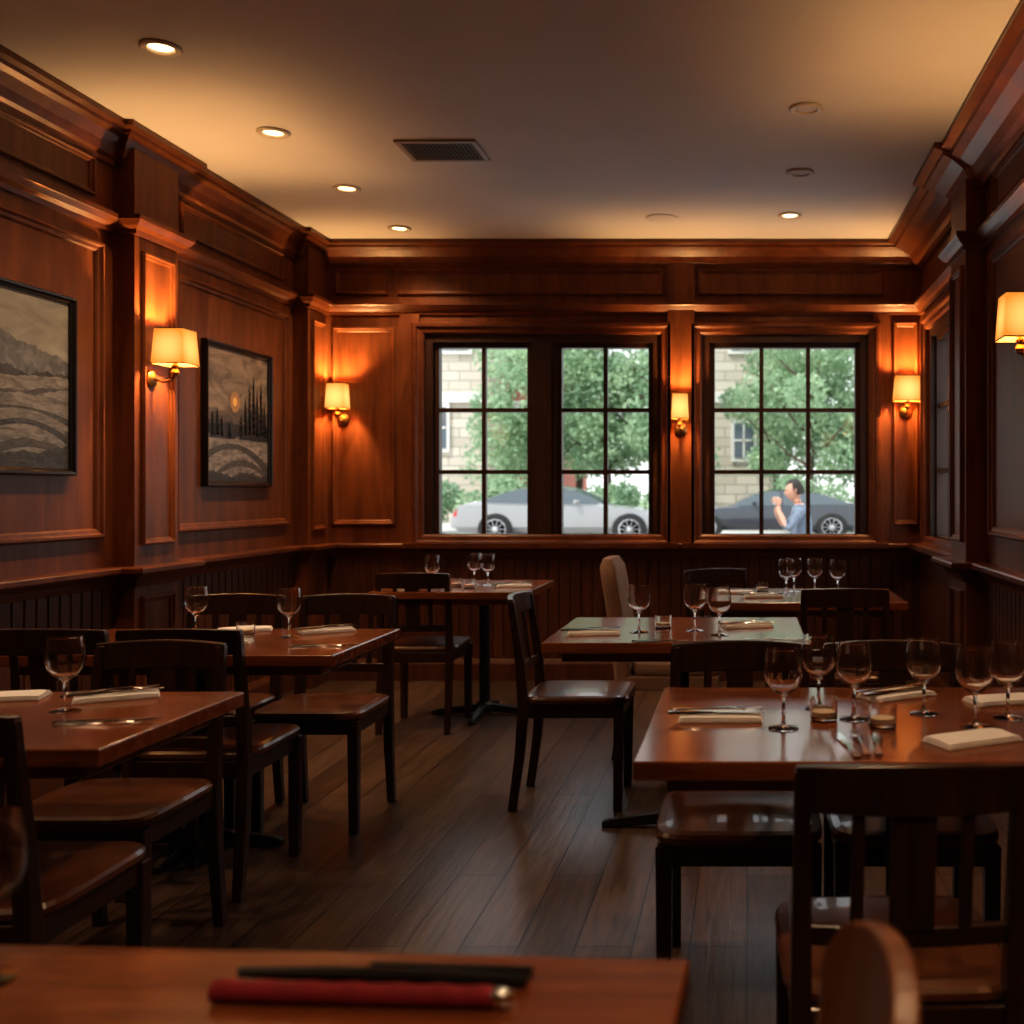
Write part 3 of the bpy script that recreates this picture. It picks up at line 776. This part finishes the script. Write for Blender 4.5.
# ------------------------------------------------------------------ seated man + bench
M_SKIN = plain('skin', (.55, .30, .21), .55, noise=.06, nscale=30); M_SHIRT = plain('blue_grey_shirt', (.17, .21, .27), .85, noise=.12, nscale=25)
M_TROU = plain('dark_trousers', (.05, .055, .07), .85, noise=.1); M_HAIR = plain('dark_hair', (.025, .018, .014), .6, noise=.3, nscale=60)
M_SHOE = plain('brown_shoes', (.07, .04, .025), .5, noise=.1); M_EYE = plain('eye_dark', (.02, .015, .012), .2); M_CUP = plain('white_cup', (.8, .8, .78), .3, noise=.02)
def skin_obj(verts, edges, radii, root, sub=2):
    me = bpy.data.meshes.new('sk'); me.from_pydata(verts, edges, []); o = bpy.data.objects.new('sk', me); COL.objects.link(o)
    sk = o.modifiers.new('s', 'SKIN'); sk.use_smooth_shade = True
    sv = me.skin_vertices[0].data
    for i, r in enumerate(radii):
        r = r if isinstance(r, tuple) else (r, r); sv[i].radius = r; sv[i].use_root = (i == root)
    sb = o.modifiers.new('u', 'SUBSURF'); sb.levels = sub; sb.render_levels = sub
    dg = bpy.context.evaluated_depsgraph_get(); dg.update()
    res = bpy.data.meshes.new_from_object(o.evaluated_get(dg)); bpy.data.objects.remove(o)
    for p in res.polygons: p.use_smooth = True
    return res
mx_, my_ = .60, 12.4; mz_ = gz(my_)
man = empty('seated_man', (mx_, my_, mz_))
V = [(0, 0, .55), (.03, 0, .72), (.02, 0, .90), (0, 0, 1.03), (-.015, 0, 1.10), (-.03, 0, 1.17),
     (0, -.10, .54), (-.42, -.13, .53), (-.43, -.13, .12), (-.46, -.13, .06), (-.60, -.14, .045),
     (0, .10, .54), (-.42, .13, .53), (-.43, .13, .12), (-.46, .13, .06), (-.60, .14, .045),
     (0, -.17, 1.0), (-.13, -.23, .80), (-.24, -.12, 1.02), (-.235, -.09, 1.07),
     (0, .17, 1.0), (-.15, .22, .80), (-.26, .11, 1.00), (-.255, .08, 1.06)]
E = [(0, 1), (1, 2), (2, 3), (3, 4), (4, 5), (0, 6), (6, 7), (7, 8), (8, 9), (9, 10), (0, 11), (11, 12), (12, 13), (13, 14), (14, 15), (3, 16), (16, 17), (17, 18), (18, 19), (3, 20), (20, 21), (21, 22), (22, 23)]
R = [(.13, .15), (.12, .135), (.12, .15), (.09, .11), .055, .052, .095, .065, .042, .045, .032, .095, .065, .042, .045, .032, .062, .045, .030, .026, .062, .045, .030, .026]
bme = skin_obj(V, E, R, 0)
for m_ in (M_SHIRT, M_TROU, M_SKIN, M_SHOE): bme.materials.append(m_)
for p in bme.polygons:
    c = p.center
    if c.z > 1.085 and c.x > -.12: k = 2
    elif c.x < -.16 and c.z > .84: k = 2
    elif c.z < .10: k = 3
    elif c.z < .60: k = 1
    else: k = 0
    p.material_index = k
bo = bpy.data.objects.new('body', bme); COL.objects.link(bo); bo.parent = man
for sy, wr in ((-1, (-.235, -.09, 1.07)), (1, (-.255, .08, 1.06))):
    hv, he, hr = [], [], []
    wx, wy, wz = wr; pc = (wx+.005, wy-sy*.012, wz+.055)
    hv += [wr, pc]; he += [(0, 1)]; hr += [(.024, .018), (.034, .016)]
    for k in range(4):
        ln = (.9, 1.0, .95, .75)[k]; zz = pc[2]+.035-k*.019; i0 = len(hv)
        hv += [(pc[0]-.012, pc[1], zz), (pc[0]-.042*ln, pc[1]-sy*.008, zz+.006), (pc[0]-.065*ln, pc[1]-sy*.03, zz+.006), (pc[0]-.066*ln, pc[1]-sy*.052, zz+.004)]
        he += [(1, i0), (i0, i0+1), (i0+1, i0+2), (i0+2, i0+3)]; hr += [.010, .009, .0085, .007]
    i0 = len(hv); hv += [(pc[0]+.016, pc[1]-sy*.012, pc[2]), (pc[0]+.020, pc[1]-sy*.035, pc[2]+.022), (pc[0]+.01, pc[1]-sy*.055, pc[2]+.034)]
    he += [(1, i0), (i0, i0+1), (i0+1, i0+2)]; hr += [.012, .010, .008]
    hm = skin_obj(hv, he, hr, 0, 1); hm.materials.append(M_SKIN); ho = bpy.data.objects.new('hand', hm); COL.objects.link(ho); ho.parent = man
cp = MB(); cp.lathe([(.022, 0), (.028, .005), (.036, .085), (.033, .085), (.026, .01), (.002, .008)], 20); cp.obj('cup', [M_CUP], True, parent=man, loc=(-.262, -.005, 1.09))
bm = bmesh.new(); bmesh.ops.create_uvsphere(bm, u_segments=36, v_segments=28, radius=1)
for v in bm.verts:
    x, y, z = v.co; X, Y, Z = x*.098, y*.077, z*.122
    if z < 0:
        k = -z; Y *= 1-.32*k; X = X*(1-.22*k)-.022*k
    if x < -.3:
        f = max(0, 1-abs(y)/.22)
        X -= .026*f*math.exp(-((z+.12)/.16)**2)
        X -= .008*max(0, 1-abs(y)/.45)*math.exp(-((z+.48)/.07)**2)
        X += .010*math.exp(-((abs(y)-.36)/.16)**2)*math.exp(-((z-.04)/.13)**2)
        X -= .007*max(0, 1-abs(y)/.7)*math.exp(-((z-.24)/.09)**2)
    v.co = (X, Y, Z)
hm = bpy.data.meshes.new('head'); bm.to_mesh(hm); bm.free(); hm.materials.append(M_SKIN)
for p in hm.polygons: p.use_smooth = True
hc = (-.055, 0, 1.245)
ho = bpy.data.objects.new('head', hm); COL.objects.link(ho); ho.parent = man; ho.location = hc; ho.rotation_euler = (0, -.12, 0)
bm = bmesh.new(); bmesh.ops.create_uvsphere(bm, u_segments=32, v_segments=24, radius=1)
kill = []
for v in bm.verts:
    x, y, z = v.co
    if (x < -.25 and z < .50+.2*abs(y)) or z < -.45 or (x < .15 and z < -.1): kill.append(v)
    r_ = 1+.03*math.sin(9*x+5*z)+.025*math.sin(14*y)
    v.co = (x*.110*r_+.006, y*.089*r_, z*.136*r_+.004)
bmesh.ops.delete(bm, geom=kill, context='VERTS'); hm = bpy.data.meshes.new('hair'); bm.to_mesh(hm); bm.free(); hm.materials.append(M_HAIR)
for p in hm.polygons: p.use_smooth = True
ho = bpy.data.objects.new('hair', hm); COL.objects.link(ho); ho.parent = man; ho.location = hc; ho.rotation_euler = (0, -.12, 0)
sd = ho.modifiers.new('t', 'SOLIDIFY'); sd.thickness = .012
fe = MB()
for sy in (-1, 1):
    fe.lathe([(.001, -.008), (.007, -.005), (.0085, 0), (.007, .005), (.001, .008)], 12, 0, (-.088, sy*.029, .006))
fe.obj('eyes', [M_EYE], True, parent=man, loc=hc)
er = MB()
for sy in (-1, 1):
    er.tube([(.008, sy*.079, -.03), (.016, sy*.085, -.01), (.018, sy*.087, .012), (.006, sy*.083, .022), (-.004, sy*.078, .008), (0, sy*.077, -.02)], [.006, .008, .009, .008, .006, .005], 8)
er.obj('ears', [M_SKIN], True, parent=man, loc=hc)
M_SLAT = wood('bench_wood', (.16, .09, .05), (.28, .17, .10), .6)
mb = MB()
for k in range(4): mb.box(-.9, .9, -.26+k*.125, -.155+k*.125, .42, .447, 0)
for sx in (-.75, .75):
    mb.box(sx-.025, sx+.025, -.25, -.21, 0, .42, 1); mb.box(sx-.025, sx+.025, .19, .23, 0, .42, 1); mb.box(sx-.025, sx+.025, -.25, .23, .38, .42, 1)
o = mb.obj('park_bench', [M_SLAT, M_IRON]); o.location = (mx_-.0, my_+.0, mz_); o.rotation_euler = (0, 0, -PI/2)

# ------------------------------------------------------------------ world + sun
w = bpy.data.worlds.new('World'); scene.world = w; w.use_nodes = True; nt = w.node_tree
bg = nt.nodes['Background']
tc = nt.nodes.new('ShaderNodeTexCoord'); sp = nt.nodes.new('ShaderNodeSeparateXYZ'); nt.links.new(tc.outputs['Generated'], sp.inputs[0])
r = nt.nodes.new('ShaderNodeValToRGB'); r.color_ramp.elements[0].position = .0; r.color_ramp.elements[1].position = .6
r.color_ramp.elements[0].color = (.97, 1, 1, 1); r.color_ramp.elements[1].color = (.84, .92, 1, 1)
nt.links.new(sp.outputs['Z'], r.inputs['Fac']); nt.links.new(r.outputs['Color'], bg.inputs['Color']); bg.inputs['Strength'].default_value = 1.8
l = bpy.data.lights.new('sun', 'SUN'); l.energy = 3.0; l.angle = math.radians(4); l.color = (1, .96, .88)
o = bpy.data.objects.new('sun', l); COL.objects.link(o); o.rotation_euler = Vector((.55, .55, -1.1)).to_track_quat('-Z', 'Y').to_euler(); o.location = (0, 0, 12)

# ------------------------------------------------------------------ camera
cam = bpy.data.cameras.new('camera'); co = bpy.data.objects.new('camera', cam); COL.objects.link(co)
co.location = (0, 0, 1.27); co.rotation_euler = (PI/2, 0, 0)
cam.sensor_width = 36; cam.lens = 36*1074/1024
cam.shift_x = -(747-512)/1024; cam.shift_y = -(512-492)/1024
cam.clip_start = .05; cam.clip_end = 200
cam.dof.use_dof = True; cam.dof.focus_distance = 3.7; cam.dof.aperture_fstop = 3.2
scene.camera = co
scene.view_settings.view_transform = 'Standard'
for lk in ('Medium High Contrast', 'High Contrast', 'Standard - Medium High Contrast'):
    try:
        scene.view_settings.look = lk; break
    except Exception as ex: print('nolook', lk, ex)
